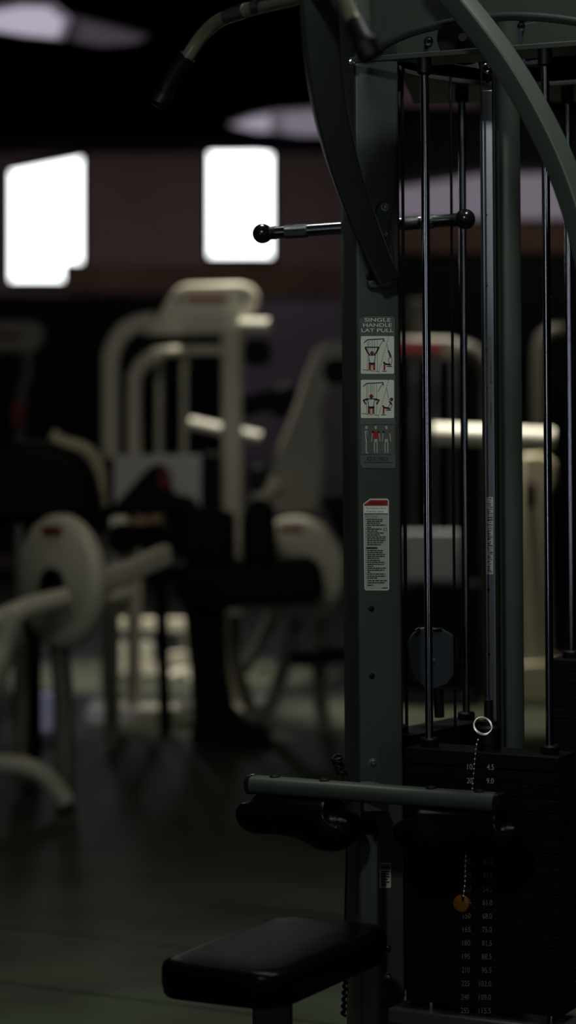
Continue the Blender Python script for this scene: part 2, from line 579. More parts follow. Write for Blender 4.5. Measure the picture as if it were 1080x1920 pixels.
def figure_side(mb, ox, oy, up):
    e = 0.0014
    mb.linepx(face, [(ox, oy - 3), (ox + 12, oy - 1)], 3.4, e, 1)
    mb.linepx(face, [(ox + 1, oy - 2), (ox + 0.5, oy + 9)], 3.4, e + 0.0003, 2)
    mb.linepx(face, [(ox - 4, oy + 11), (ox + 5, oy + 11)], 1.5, e, 1)
    mb.discpx(face, ox, oy - 5, 1.9, 1.9, e + 0.0002, 1)
    mb.linepx(face, [(ox + 5, oy + 2), (ox + 15, oy + 2)], 1.6, e, 1)
    if up:
        mb.linepx(face, [(ox + 13, oy), (ox + 8, oy - 8), (ox + 9.5, oy - 14), (ox + 14.5, oy - 15), (ox + 15, oy - 8), (ox + 13, oy)], 0.9, e, 1)
        mb.linepx(face, [(ox + 13, oy - 16), (ox + 8, oy - 28)], 3.0, e + 0.0002, 1)
        mb.linepx(face, [(ox + 12, oy - 15), (ox + 9.5, oy - 21)], 2.0, e + 0.0004, 2)
        mb.linepx(face, [(ox + 8, oy - 28), (ox + 5, oy - 41)], 0.8, e, 1)
    else:
        mb.linepx(face, [(ox + 12, oy + 1), (ox + 17, oy - 6), (ox + 15, oy - 13), (ox + 9, oy - 3)], 1.1, e, 1)
        mb.discpx(face, ox + 15.5, oy - 18, 3.3, 3.6, e + 0.0002, 1)
        mb.discpx(face, ox + 15, oy - 17.5, 2.0, 2.2, e + 0.0004, 2)
        mb.linepx(face, [(ox + 11, oy - 15), (ox + 16, oy - 8)], 2.4, e + 0.0002, 1)
        mb.linepx(face, [(ox + 11, oy - 16), (ox + 6, oy - 40)], 0.8, e, 1)


for y0, y1, up in ((630, 701, True), (712, 784, False)):
    pg = MB()
    pg.rectpx(face, 675.3, y0 - 0.7, 740, y1 + 0.7, 3, 0.0009, 1)
    pg.rectpx(face, 676.4, y0, 739, y1, 2.5, 0.0011, 0)
    figure_up(pg, 697.5 if up else 696.0, y0 + 55, 'up' if up else 'down')
    figure_side(pg, 720 if up else 718.5, y0 + 55, up)
    for k in range(17):
        t0, t1 = k / 17, (k + 0.55) / 17
        f = lambda t: (728.5 + (709 - 728.5) * t, y0 + 1 + (y1 - y0 - 1) * t)
        pg.linepx(face, [f(t0), f(t1)], 0.9, 0.0014, 1)
    pg.build('pictogram', [PALE, INK, RED, INKG], placard)

an = MB()
an.linepx(face, [(677, 796), (740, 796), (740, 852), (677, 852), (677, 796)], 0.7, 0.0011, 1)
for cx, red, side in ((687, False, True), (704.5, True, False), (724.5, False, False)):
    an.discpx(face, cx, 801.5, 2.3, 3.2, 0.0012, 0)
    w = 3.0 if side else 5.2
    an.flatpx(face, [(cx - w, 808), (cx + w, 808), (cx + w * 0.6, 824), (cx - w * 0.6, 824)], 0.0012, 2 if red else (0 if side else 3))
    an.flatpx(face, [(cx - w * .6, 823), (cx + w * .6, 823), (cx + w * 0.55, 829), (cx - w * 0.55, 829)], 0.0013, 0)
    if not side:
        for s in (-1, 1):
            an.linepx(face, [(cx + s * 5.6, 809), (cx + s * 6.8, 817), (cx + s * 8, 828)], 1.5, 0.0013, 0)
            an.linepx(face, [(cx + s * 2.4, 828), (cx + s * 2.6, 838), (cx + s * 2.3, 849)], 2.0, 0.0013, 0)
            an.discpx(face, cx + s * 5.4, 810, 1.7, 2.4, 0.0015, 2 if (s > 0 and not red) else 1)
    else:
        an.linepx(face, [(cx + 1, 809), (cx + 0.5, 817), (cx + 2.5, 827)], 1.6, 0.0014, 1)
        an.linepx(face, [(cx, 828), (cx - 0.5, 838), (cx, 849), (cx + 3, 849.5)], 2.2, 0.0013, 0)
an.build('muscle_diagram', [STICK, INK, RED, PLACARD], placard)
for_logo = MB()
N_ = 18
for k in range(N_):       # swoosh ring ahead of the name
    t0, t1 = 0.5 + 5.2 * k / N_, 0.5 + 5.2 * (k + 1) / N_
    g = lambda t: (693.5 + 5.0 * math.cos(t), 860 - 2.6 * math.sin(t))
    for_logo.linepx(face, [g(t0), g(t1)], 1.3, 0.0012)
for_logo.textpx(face, 'CYBEX', 700, 729, 863, 6.0, 0.0012)
for_logo.linepx(face, [(688, 865), (728, 865)], 0.7, 0.0012)
for_logo.build('logo', INK, placard)

# warning label ------------------------------------------------
wl = MB()
wl.flatpx(face, [(681, 945), (694, 935), (726, 935), (729, 938), (729.5, 1104), (727, 1107), (686, 1107), (683.5, 1104)], 0.0006, 1)
wl.flatpx(face, [(682, 945.5), (694.5, 936), (725.5, 936), (728, 938.5), (728.5, 1103.5), (726.5, 1106), (686.5, 1106), (684.5, 1103.5)], 0.0008, 0)
warn = wl.build('warning_label', [STICK, WHITE], tower)
w2 = MB()
w2.flatpx(face, [(683, 945.5), (695, 938), (727, 938), (727, 948), (683, 948)], 0.001, 0)
w2.build('red_heading', RED, warn)
w3 = MB()
w3.rectpx(face, 683, 949.3, 727, 962.5, 0, 0.001, 0)
w3.build('white_heading', WHITE, warn)
w4 = MB()
w4.textpx(face, 'WARNING', 693, 720, 946, 4.8, 0.0013)
w4.textpx(face, 'To minimize risk of', 686, 724, 954.5, 3.6, 0.0013)
w4.textpx(face, 'of serious injury:', 685.5, 720, 960.4, 3.6, 0.0013)
w4.rectpx(face, 683, 962.8, 727.5, 964.2, 0, 0.0013)
w4.textpx(face, 'Prior to use:', 685.5, 708, 970, 3.2, 0.0013)
rows = [(974, 718.5), (977.5, 717), (981, 712), (984.8, 723), (989, 696), (992.3, 717), (996, 708), (999.5, 720), (1003.3, 712), (1007, 724),
        (1010.5, 723), (1014, 723), (1017.8, 719), (1021.5, 715), (1032.5, 719), (1036.3, 717), (1040, 723), (1043.5, 721.5),
        (1047, 711), (1051, 714), (1054.5, 722), (1058.3, 720), (1062, 701), (1065.5, 724), (1069.3, 720.5), (1073, 695), (1076.5, 722),
        (1080.5, 723), (1084, 708), (1089, 725.5), (1093, 722), (1097.5, 699.5)]
for y, xe in rows:
    x = 688 + (y - 960) * 0.008
    while x < xe - 1:
        L = random.uniform(3, 8)
        w4.rectpx(face, x, y - 1.15, min(x + L, xe), y + 0.75, 0, 0.0013)
        x += L + 0.9
for y in (974, 984.8, 992.3, 999.5, 1007, 1032.5, 1040, 1051, 1054.5, 1065.5, 1076.5, 1084):
    w4.rectpx(face, 685.6, y - 0.9, 687.0, y + 0.5, 0, 0.0013)
w4.rectpx(face, 686.5, 1026, 707.5, 1029, 0, 0.0013)
w4.rectpx(face, 716.5, 1101.5, 727, 1103, 0, 0.0013)
w4.linepx(face, [(719.5, 990.5), (725, 990.5), (725, 995), (719.5, 995), (719.5, 990.5)], 0.8, 0.0013)
w4.build('lettering', INK, warn)

sl = MB()
sl.rectpx(face, 711.5, 1618, 733, 1665, 2.5, 0.0006, 0)
small = sl.build('caution_label', STICK, tower)
MB().rectpx(face, 712.5, 1619.5, 732, 1629.5, 1.5, 0.0009).build('orange_heading', ORANGE, small)
s2 = MB()
s2.textpx(face, 'WARNING', 715, 729.5, 1627.2, 4.2, 0.0012)
for k, (y, xe) in enumerate(((1634, 730), (1639, 729), (1644, 730.5), (1649, 727), (1654, 730), (1659.5, 724))):
    s2.rectpx(face, 714.5, y - 1.3, xe, y + 1.1, 0, 0.0012)
s2.build('lettering', INK, small)

# guide plates at the top --------------------------------------
ZP = 2.277
A0 = at(655, 122, 5.275)
A0.z = ZP
gp = MB()
Lp = 0.62
gp.prism([A0, A0 + U * Lp, A0 + U * Lp + W_ * 0.13, A0 + U * 0.14 + W_ * 0.13, A0 + U * 0.09 + W_ * 0.02, A0 + W_ * 0.012], (0, 0, 0.011))
gplate = gp.build('guide_plate', PAINT, tower, bevel=0.0015)
bolt(at(660, 116, 5.262), V((0, -1, 0)), 0.0035, gplate, CHROME)
zb = zplane(ZP)
front = [zb(x, y) for x, y in ((748, 130), (762, 138), (782, 143), (812, 149), (860, 155.5), (920, 162), (980, 163), (1040, 161), (1120, 155))]
rear = [V((0.78, 6.02, ZP)), V((0.30, 6.02, ZP))]
MB().prism(front + rear, (0, 0, 0.01)).build('guide_plate', PAINT, tower, bevel=0.0015)

# crown header: arched panel with a rolled lower lip -------------
arc = [(690, 86, 5.262), (706, 76, 5.25), (735, 62, 5.235), (770, 50, 5.215), (835, 35, 5.18), (900, 27, 5.145), (960, 25, 5.11), (1020, 29, 5.08), (1080, 38, 5.045), (1130, 50, 5.02)]
arcp = smooth_path([at(*q) + W_ * 0.05 for q in arc], 5)
hd = MB()
n0 = len(arcp)
loop = arcp + [V((p.x, p.y, 2.62)) for p in arcp[::-1]]
hd.prism(loop, W_ * 0.012)
head = hd.build('crown_panel', PAINT, tower)
MB().tube(arcp, 0.009, n=12).build('crown_lip', PAINTD, head)
# inner bracket and pulleys under the crown
plk = plane((0.2, 5.41, 0), (-0.1, -1, 0))
MB().prism([plk(735, 80), plk(812, 40), plk(880, 40), plk(895, 128), plk(800, 112), plk(740, 112)], W_ * 0.01).build('crown_bracket', PAINT, tower)
bolt(plk(804, 77), V((-0.2, -1, 0)), 0.006, tower, CHROME)


def pulley(c, axis, r, w, par, m=PULLEY):
    prof = [(r * 0.25, -w / 2), (r, -w / 2), (r, -w / 4), (r * 0.9, 0), (r, w / 4), (r, w / 2), (r * 0.25, w / 2)]
    o = MB().lathe(prof, c, axis, 0, 40).build('pulley', m, par)
    MB().lathe([(r * 0.16, -w * 0.7), (r * 0.16, w * 0.7)], c, axis, 0, 12).build('axle', STEEL, o)
    return o


pulley(at(870, 72, 5.30), V((-0.25, -1, 0)), 0.054, 0.028, tower, IRON)
pulley(at(1000, 82, 5.7), V((-0.25, -1, 0.1)), 0.05, 0.028, tower)
plg = plane((0.5, 5.42, 0), (-0.3, -1, 0))
MB().prism([plg(978, 46), plg(1030, 34), plg(1140, 36), plg(1140, 76), plg(1000, 112), plg(978, 108)], W_ * 0.012).build('gusset', PAINT, tower, bevel=0.002)
bolt(plg(977, 50) + V((0, -0.004, 0)), V((-0.3, -1, 0)), 0.0055, tower, CHROME)
MB().cyl(plg(985, 108), plg(1130, 85), 0.008).build('tie_rod', PAINTD, tower)

# centre column, channel, cables --------------------------------
colc = at(954.5, 735, 5.56); colc.z = 0
MB().lathe([(0.028, 0.0), (0.028, 2.55), (0.02, 2.56)], colc, Z, 0, 40).build('column', PAINT, tower)
chc = at(917, 735, 5.50); chc.z = 0
chm = MB()
csec = [V((-0.0155, 0, 0)), V((0.0135, 0, 0)), V((0.0135, 0.03, 0)), V((0.010, 0.03, 0)), V((0.010, 0.004, 0)), V((-0.012, 0.004, 0)), V((-0.012, 0.03, 0)), V((-0.0155, 0.03, 0))]
Rc = Matrix.Rotation(math.radians(-8), 3, 'Z')
chm.prism([chc + Rc @ p + V((0, 0, 0.25)) for p in csec], (0, 0, 1.995))
channel = chm.build('channel', STEEL, tower, bevel=0.001)
chN = Rc @ V((0, -1, 0))
chp = plane(chc, chN)
for y in (403, 535, 1105, 1227):
    MB().lathe([(0.003, 0), (0.003, 0.001), (0.0015, 0.0016)], chp(913.5 + (y - 735) * .007, y), chN, 0, 12).build('rivet', CHROME if y < 600 else RUBBER, channel)
ST = MB()
for x0, y0, x1, y1 in ((909, 630, 922.5, 655), (909.5, 658, 923, 727), (909.5, 734, 923, 804)):
    ST.rectpx(chp, x0, y0, x1, y1, 1.5, 0.0006, 0)
    if y1 - y0 > 40:
        for k in range(9):
            ST.rectpx(chp, x1 - 3.4, y0 + 20 + k * 4.6, x1 - 1.6, y0 + 22.5 + k * 4.6 + (k % 3), 0, 0.0009, 1)
ST.build('sticker', [PLACARD, INK], channel)
S3 = MB()
S3.rectpx(chp, 912.5, 932, 924.5, 1077, 1.0, 0.0006, 0)
y = 934
while y < 1074:
    h = random.uniform(1.0, 2.6); xa = random.choice((913.5, 914.5, 917)); xb = random.choice((923.5, 921.5, 920))
    S3.rectpx(chp, xa, y, xb, y + h, 0, 0.0009, 1)
    y += h + random.uniform(1.2, 3.0)
S3.build('serial_strip', [STICK, INK], channel)


def vline(name, pxm, Y, ztop, zbot, r, m):
    p = at(pxm, 735, Y)
    return MB().cyl(V((p.x, p.y, zbot)), V((p.x, p.y, ztop)), r, 0, 20).build(name, m, tower)


SA = V((0.399, 5.15, 0))            # centre of the front stack
SB = V((0.313, 5.602, 0))
WB = V((0.6, 0.8, 0))           # stack behind, turned a quarter
SCk = V((0.75, 5.70, 0))            # stack at the edge of the frame
RODS = 0.132
rods = []
for S, D, zt, zb_ in ((SA, U, ZP, 0.30), (SB, WB, ZP, 0.30), (SCk, U, ZP, 0.30)):
    for s in (-1, 1):
        p = S + D * (RODS * s)
        g = MB().cyl(V((p.x, p.y, zb_)), V((p.x, p.y, zt)), 0.0083, 0, 24).build('guide_rod', CHROME, tower)
        MB().lathe([(0.0105, 0), (0.0145, 0.004), (0.0145, 0.034)], V((p.x, p.y, zt - 0.034)), Z, 0, 24).build('end_cap', RUBBER, g)
vline('cable', 758, 5.50, ZP, 0.08, 0.0035, CABLE)
vline('cable', 849, 5.52, ZP, 0.3, 0.0030, CABLE)
vline('cable', 930, 5.46, ZP + 0.05, 0.1, 0.0042, CABLE)
vline('cable', 906.5, 5.46, ZP + 0.05, 0.1, 0.0024, CABLE)
# shackle on the cable where it leaves the crown
shk = MB()
shk.torus(at(912, 128, 5.46), V((0.3, -1, 0)), 0.008, 0.0025)
shk.tube([at(914, 134, 5.46), at(918, 142, 5.46), at(913, 156, 5.46)], 0.0035, n=10)
shk.build('shackle', CHROME, tower)

# curved pull-down boom on the left -----------------------------
bp_ = [(600, -60, 4.60), (599, 0, 4.64), (603, 80, 4.71), (611, 160, 4.79), (626, 240, 4.88), (649, 325, 4.99), (677, 405, 5.10), (700, 462, 5.19), (722, 512, 5.275)]
bpath = smooth_path([at(*q) for q in bp_], 6)
nb = len(bpath)
boom = MB().sweep(bpath, rrect(0.062, 0.062, 0.009, 3), 0, up=(0.55, -0.45, 0.6), scale=[1.05 - 0.36 * (i / nb) ** 2 for i in range(nb)]).build('pulldown_boom', PAINT, tower)
# bracket that bolts the boom to the upright
bk = MB()
tab = [(704, 398), (707, 386), (714, 379), (724, 377.5), (732, 382), (735.5, 391), (733, 402), (728, 415), (727, 440), (733, 455), (736, 470), (736, 515), (725, 525), (690, 525), (685, 470), (700, 440)]
bk.prism([face(x, y, 0.001) for x, y in tab], PN * 0.007)
bracket = bk.build('boom_bracket', PAINT, tower, bevel=0.0012)
bolt(face(721.5, 388, 0.008), PN, 0.0052, bracket)
bolt(face(724, 438, 0.008), PN, 0.003, bracket)
MB().lathe([(0.009, 0), (0.009, 0.003), (0.006, 0.004)], face(693, 516, 0.008), PN, 0, 16).build('hole_plug', RUBBER, bracket)
fb = MB().prism([face(x, y, 0.002) for x, y in ((686, 527), (731, 524), (737, 518), (737, 534), (728, 541), (700, 541), (688, 540))], PN * 0.02)
fb.build('boom_foot', PAINT, bracket, bevel=0.003)

# second boom, over the rods on the right ------------------------
b2 = [(770, -110, 5.02), (822, -45, 5.0), (876, 22, 4.98), (930, 92, 4.96), (982, 172, 4.94), (1028, 258, 4.92), (1064, 342, 4.90), (1092, 430, 4.88), (1112, 520, 4.86), (1124, 640, 4.85)]
MB().sweep(smooth_path([at(*q) for q in b2], 6), rrect(0.048, 0.044, 0.006, 3), 0, up=(0.6, -0.66, 0.41)).build('side_boom', PAINT, tower)
# its own upright, outside the frame, that carries it to the floor
p_ = at(1126, 640, 4.85)
MB().sweep([V((p_.x, p_.y, 0)), V((p_.x, p_.y, p_.z + 0.03))], rrect(0.06, 0.08, 0.01, 3)).build('upright', PAINT, tower)
# base beams
bbm = MB()
bbm.sweep([V((-0.12, 4.9, 0.04)), V((0.2, 5.45, 0.04))], rrect(0.09, 0.08, 0.008, 2), up=(0, 0, 1))
bbm.sweep([V((0.2, 5.45, 0.041)), V((0.95, 5.35, 0.041))], rrect(0.09, 0.08, 0.008, 2), up=(0, 0, 1))
bbm.sweep([V((0.25, 5.5, 0.042)), V((0.95, 5.9, 0.042))], rrect(0.09, 0.08, 0.008, 2), up=(0, 0, 1))
bbm.sweep([V((p_.x, 4.8, 0.043)), V((p_.x, 5.9, 0.043))], rrect(0.09, 0.08, 0.008, 2), up=(0, 0, 1))
bbm.build('base_frame', PAINTD, tower)
# shelf the front stack rests on
shf = MB()
shf.box(SA + Z * 0.335, (0.40, 0.13, 0.03), -TH)
shf.box(SA + Z * 0.20, (0.08, 0.08, 0.26), -TH)
shf.build('stack_shelf', STEEL, tower, bevel=0.004)
for S, D, ang in ((SB, WB, math.atan2(0.8, 0.6)), (SCk, U, -TH)):
    s_ = MB().box(S + Z * 0.335, (0.30, 0.09, 0.03), ang)
    s_.box(S + Z * 0.20, (0.08, 0.08, 0.26), ang)
    s_.build('stack_shelf', PAINTD, tower, bevel=0.004)

# floating pulley over the stack behind ---------------------------
pj = SB + Z * 0.0
fp = at(811, 1234, 5.585)
pax = V((-0.12, -1, 0))
pc2 = MB()
pl2 = plane(fp, V((0, -1, 0)))
pts = [(765, 1205), (772, 1190), (788, 1178), (800, 1176), (830, 1180), (848, 1190), (857, 1200), (857, 1245), (850, 1268), (838, 1283), (818, 1291), (795, 1288), (778, 1275), (768, 1252)]
pc2.prism([pl2(x, y) for x, y in pts], V((0, 0.012, 0)))
fpo = pc2.build('pulley_cheek', PULLEY, tower, bevel=0.002)
MB().lathe([(0.05, -0.012), (0.05, 0.012)], fp + V((0, 0.03, 0)), (0, 1, 0), 0, 32).build('pulley', IRON, fpo)
pcl = MB()
pcl.cyl(at(822, 1290, 5.60), at(824, 1345, 5.60), 0.011)
pcl.build('pulley_stem', RUBBER, fpo)
MB().prism([pl2(812, 1180, 0.003), pl2(829, 1178, 0.003), pl2(829, 1184, 0.003), pl2(812, 1184, 0.003)], V((0, 0.015, 0))).build('clip', CHROME, fpo)
MB().prism([pl2(779, 1181, 0.003), pl2(786, 1177, 0.003), pl2(790, 1180, 0.003), pl2(782, 1184, 0.003)], V((0, 0.015, 0))).build('clip', CHROME, fpo)
bolt(pl2(812, 1239, 0.001), V((0, -1, 0)), 0.004, fpo)
p2_ = fp + V((0, 0.03, 0.05))
MB().cyl(p2_, V((p2_.x, p2_.y, ZP)), 0.003).build('cable', CABLE, tower)

# thigh pads -------------------------------------------------------
BC = V((0.17, 5.10, 0.799))
s0, s1 = -0.278, 0.262
bar = MB()
bar.sweep([BC + U * s0, BC + U * s1], rrect(0.05, 0.036, 0.017, 6), 0, up=(0, 0, 1))
hold = bar.build('thigh_bar', PAINT, tower, sharp=30)
for s, d in ((s0, -1), (s1, 1)):
    MB().sweep([BC + U * s, BC + U * (s + d * 0.008), BC + U * (s + d * 0.012)], rrect(0.054, 0.040, 0.019, 6), 0, up=(0, 0, 1), scale=[1, 1, 0.82]).build('end_cap', BALL, hold)


def on_bar(px):
    lo, hi = -0.4, 0.4
    for _ in range(40):
        mid = (lo + hi) / 2
        q = BC + U * mid
        if 540 + F * q.x / q.y < px: lo = mid
        else: hi = mid
    return BC + U * lo


for px in (510, 603, 803, 893):
    q = on_bar(px) + Z * 0.0175
    MB().lathe([(0.011, 0), (0.011, 0.002), (0.007, 0.0055), (0.003, 0.006)], q, Z, 0, 20).build('screw', IRON, hold)


def pad(pxa, pxb, rs, zc):
    a, b = on_bar(pxa), on_bar(pxb)
    n = len(rs); path = []; sc = []
    for i, (t, r) in enumerate(rs):
        q = a.lerp(b, t); q.z = zc - (r - 0.048) * 0.9
        path.append(q); sc.append((r / 0.048 * 1.05, r / 0.048))
    return MB().sweep(path, [(0.048 * math.copysign(abs(math.cos(t)) ** 0.8, math.cos(t)), 0.048 * math.copysign(abs(math.sin(t)) ** 0.8, math.sin(t))) for t in [2 * PI * i / 24 for i in range(24)]],
                      0, up=(0, 0, 1), scale=sc).build('thigh_pad', VINYL, hold, subd=2, sharp=180)


prof_l = [(0.0, 0.018), (0.005, 0.032), (0.03, 0.041), (0.09, 0.044), (0.2, 0.043), (0.35, 0.042), (0.5, 0.044), (0.62, 0.047), (0.74, 0.053), (0.84, 0.057), (0.93, 0.053), (0.985, 0.045), (1.0, 0.025)]
pad(462, 645, prof_l, 0.737)
prof_r = [(1 - t, r) for t, r in prof_l][::-1]
pad(762, 955, prof_r, 0.737)
# stem with collar
stc = at(690, 1545, 5.235)
stm = MB()
stm.sweep([V((stc.x, stc.y, 0.3)), V((stc.x, stc.y, 0.70))], rrect(0.038, 0.038, 0.006, 3))
stem = stm.build('pad_stem', PAINT, tower)
MB().sweep([V((stc.x, stc.y, 0.70)), V((stc.x, stc.y, 0.715)), V((stc.x, stc.y, 0.722))], rrect(0.045, 0.045, 0.01, 3), scale=[1, 1, 0.85]).build('collar', RUBBER, stem)
MB().sweep([V((stc.x, stc.y, 0.722)), V((stc.x, stc.y, 0.80))], rrect(0.03, 0.03, 0.004, 3)).build('inner_stem', PAINT, stem)
brk = MB()
brk.sweep([V((stc.x, stc.y, 0.785)), BC + Z * -0.02], rrect(0.05, 0.03, 0.005, 2), up=(0, 0, 1))
brk.build('clamp', PAINT, stem)
MB().box((stc.x + 0.004, (stc.y + POST.y) / 2 - 0.02, 0.45), (0.03, POST.y - stc.y - 0.05, 0.05)).build('stem_bracket', PAINT, stem)

# seat --------------------------------------------------------------
SE = V((-0.029, 4.975, 0.0))
zt = 0.53
seat = MB()
levels = [(0.87, zt - 0.066), (0.955, zt - 0.067), (0.985, zt - 0.060), (0.985, zt - 0.052), (1.0, zt - 0.047), (1.0, zt - 0.018), (0.985, zt - 0.007), (0.93, zt - 0.0005), (0.8, zt + 0.0015), (0.4, zt + 0.003)]
sw, sl_ = 0.272, 0.505
outline = rrect(sw, sl_, 0.058, 8)
vs = []; k = len(outline)
for s, z in levels:
    for x, y in outline:
        d = (1 - s) * (sw / 2)
        fx = (sw / 2 - d) / (sw / 2); fy = (sl_ / 2 - d) / (sl_ / 2)
        vs.append(SE + U * x * fx + W_ * y * fy + Z * z)
fs = [[i * k + j, i * k + (j + 1) % k, (i + 1) * k + (j + 1) % k, (i + 1) * k + j] for i in range(len(levels) - 1) for j in range(k)]
fs += [list(range(k))[::-1], [(len(levels) - 1) * k + j for j in range(k)]]
seat.add(vs, fs)
seat.build('seat_pad', VINYL, tower, sharp=60)
ss = MB()
sq = at(511, 1890, 4.98)
ss.sweep([V((sq.x, sq.y, 0.05)), V((sq.x, sq.y, zt - 0.066))], rrect(0.078, 0.06, 0.012, 4))
ss.build('seat_post', PAINT, tower)

# black coiled lanyard that hangs on the upright's side --------------
co = MB()
cp = []
for i in range(90):
    t = i / 89
    c0 = at(630 + 12 * t, 1418 + 34 * t, 5.30)
    a = t * 2 * PI * 5
    cp.append(c0 + V((0.009 * math.cos(a), 0.009 * math.sin(a), 0.003 * math.sin(a * 1.3))))
co.tube(cp, 0.0032, n=8)
co.tube([at(642, 1452, 5.3), at(650, 1560, 5.29), at(647, 1740, 5.29), at(646, 1900, 5.29)], 0.0022, n=8, smooth=6)
lan = co.build('coiled_lanyard', RUBBER)
tag(lan, 'black coiled cord hanging beside the tall upright, above the thigh pads', 'cord')
ck = []
for i in range(70):
    t = i / 69
    c0 = at(648 - 4 * t, 1830 + 75 * t, 5.29); a = t * 2 * PI * 6
    ck.append(c0 + V((0.004 * math.cos(a), 0.004 * math.sin(a), 0)))
MB().tube(ck, 0.003, n=8).build('coil', RUBBER, lan)

# ------------------------------------------------------------------ weight stacks
LBS = [10, 20, 30, 40, 50, 60, 75, 90, 105, 120, 135, 150, 165, 180, 195, 210, 225, 240, 255]
KGS = ['4.5', '9.0', '13.5', '18.0', '22.5', '27.0', '34.0', '41.0', '47.5', '54.5', '61.0', '68.0', '75.0', '81.5', '88.5', '95.5', '102.0', '109.0', '115.5']
PD = 0.09
sfront = plane(SA - W_ * (PD / 2), -W_)


def plate_z(i):
    if i == 0: return 0.8475, 0.8775
    zc = 0.8327 - (i - 1) * 0.0267
    return zc - 0.0129, zc + 0.0129


PLATE_L = 0.335
for i in range(19):
    z0, z1 = plate_z(i)
    root = thing('weight_plate', SA + Z * z0, 'black iron weight plate of the front stack marked %d and %s' % (LBS[i], KGS[i]), 'weight plate', 'weight plates of the front stack')
    MB().box(SA + Z * ((z0 + z1) / 2), (PLATE_L, PD, z1 - z0), -TH).build('plate_body', IRON, root, bevel=0.002)
    zc = (z0 + z1) / 2 - (0.0025 if i == 0 else 0)
    yc = HY + (1.6 - zc) * F / 5.055
    nx = 912 + (yc - 1437) * 0.0
    nb_ = MB()
    l = str(LBS[i]); k_ = KGS[i]
    lw = 4.9 * len(l)
    lc = 881 - (yc - 1437) * 0.02
    nb_.textpx(sfront, l, lc - lw / 2, lc + lw / 2, yc + 5, 10, 0.0006)
    kw = 4.9 * len(k_) - 1.5
    kx = 926 - (yc - 1437) * 0.012
    nb_.textpx(sfront, k_, kx - kw, kx, yc + 5.5, 10, 0.0006)
    nb_.build('number', NUMBER if i < 2 else NUMBERD, root)

for S, ang, grp, lab, dz, D in ((SB, math.atan2(0.8, 0.6), 'weight plates of the rear stack', 'black weight plate of the stack behind the upright, below the grey pulley', -0.005, WB),
                               (SCk, -TH, 'weight plates of the edge stack', 'black weight plate of the tall stack at the picture edge, behind the chrome rods', 0.0, U)):
    first = None
    n = 19 if S is SB else 24
    for i in range(n):
        z0 = 0.8327 - 0.0129 + dz - (i - 1) * 0.0267
        if S is SCk: z0 += 0.125
        if z0 < 0.345: break
        if first is None:
            b = MB().box(S + Z * (z0 + 0.0128), (0.30 if S is SB else PLATE_L, PD, 0.0256), ang)
            first = b.build('weight_plate', IRON, None, bevel=0.002)
            o = first
        else:
            o = first.copy(); C.objects.link(o)
            o.location = (first.location.x, first.location.y, z0)
        tag(o, lab, 'weight plate', grp)
        ztop = z0 + 0.0256 if o is first else ztop

# cushions on the rods and the selector stem (parts of the machine)
for S, D, zc in ((SA, U, 0.8775), (SB, WB, 0.8327 - 0.0129 - 0.005 + 0.0267 + 0.0256), (SCk, U, 0.8327 - 0.0129 + 0.125 + 0.0267 + 0.0256)):
    for s in (-1, 1):
        p = S + D * (RODS * s) + Z * zc
        MB().lathe([(0.018, 0), (0.0195, 0.003), (0.0195, 0.014), (0.017, 0.017)], p, Z, 0, 24).build('rod_cushion', RUBBER, tower)
hs = MB()
hs.lathe([(0.024, 0), (0.024, 0.045), (0.019, 0.05), (0.019, 0.058), (0.009, 0.06), (0.009, 0.10)], SA + Z * 0.8775, Z, 0, 32)
hs.build('stack_stem', RUBBER, tower)

# selector pin with its ring and bead chain ---------------------------
pinP = sfront(868, 1693, 0.012)
pin = thing('selector_pin', pinP, 'amber selector pin in the front weight stack on a bead chain and key ring', 'weight pin')
MB().lathe([(0.006, -0.014), (0.006, 0.0), (0.0165, 0.002), (0.0172, 0.006), (0.0165, 0.010), (0.012, 0.0115), (0.0, 0.012)], sfront(868, 1693, 0.001), -W_, 0, 32).build('knob', AMBER, pin)
kn = MB()
kn.prism([sfront(x, y, 0.0135) for x, y in ((866, 1679), (870.5, 1679), (870, 1690), (866.5, 1690))], -W_ * 0.002)
kn.build('knob_slot', RUBBER, pin)
rc = sfront(905, 1362, 0.012)
rg = MB()
rg.torus(rc, V((0.25, -0.9, 0.55)), 0.0185, 0.0012, n=48, k=8)
rg.torus(rc + V((0.001, -0.001, 0.0018)), V((0.2, -0.9, 0.62)), 0.0182, 0.0011, n=48, k=8)
rg.build('key_ring', BRIGHT, pin)
ch = MB()
chain = smooth_path([sfront(899, 1379, 0.012), sfront(893, 1400, 0.01), sfront(889, 1440, 0.009), sfront(886, 1476, 0.008), sfront(879, 1550, 0.008), sfront(873, 1612, 0.008), sfront(872, 1650, 0.01), sfront(869, 1681, 0.014)], 40)
acc = 0.0
last = chain[0]
for q in chain:
    acc += (q - last).length; last = q
    if acc >= 0.0095:
        acc = 0
        prof = [(0.0021 * math.sin(PI * i / 6), -0.0021 * math.cos(PI * i / 6)) for i in range(7)]
        ch.lathe(prof, q, Z, 0, 8)
ch.tube(chain[::6], 0.0003, n=6)
ch.build('bead_chain', BRIGHT, pin)

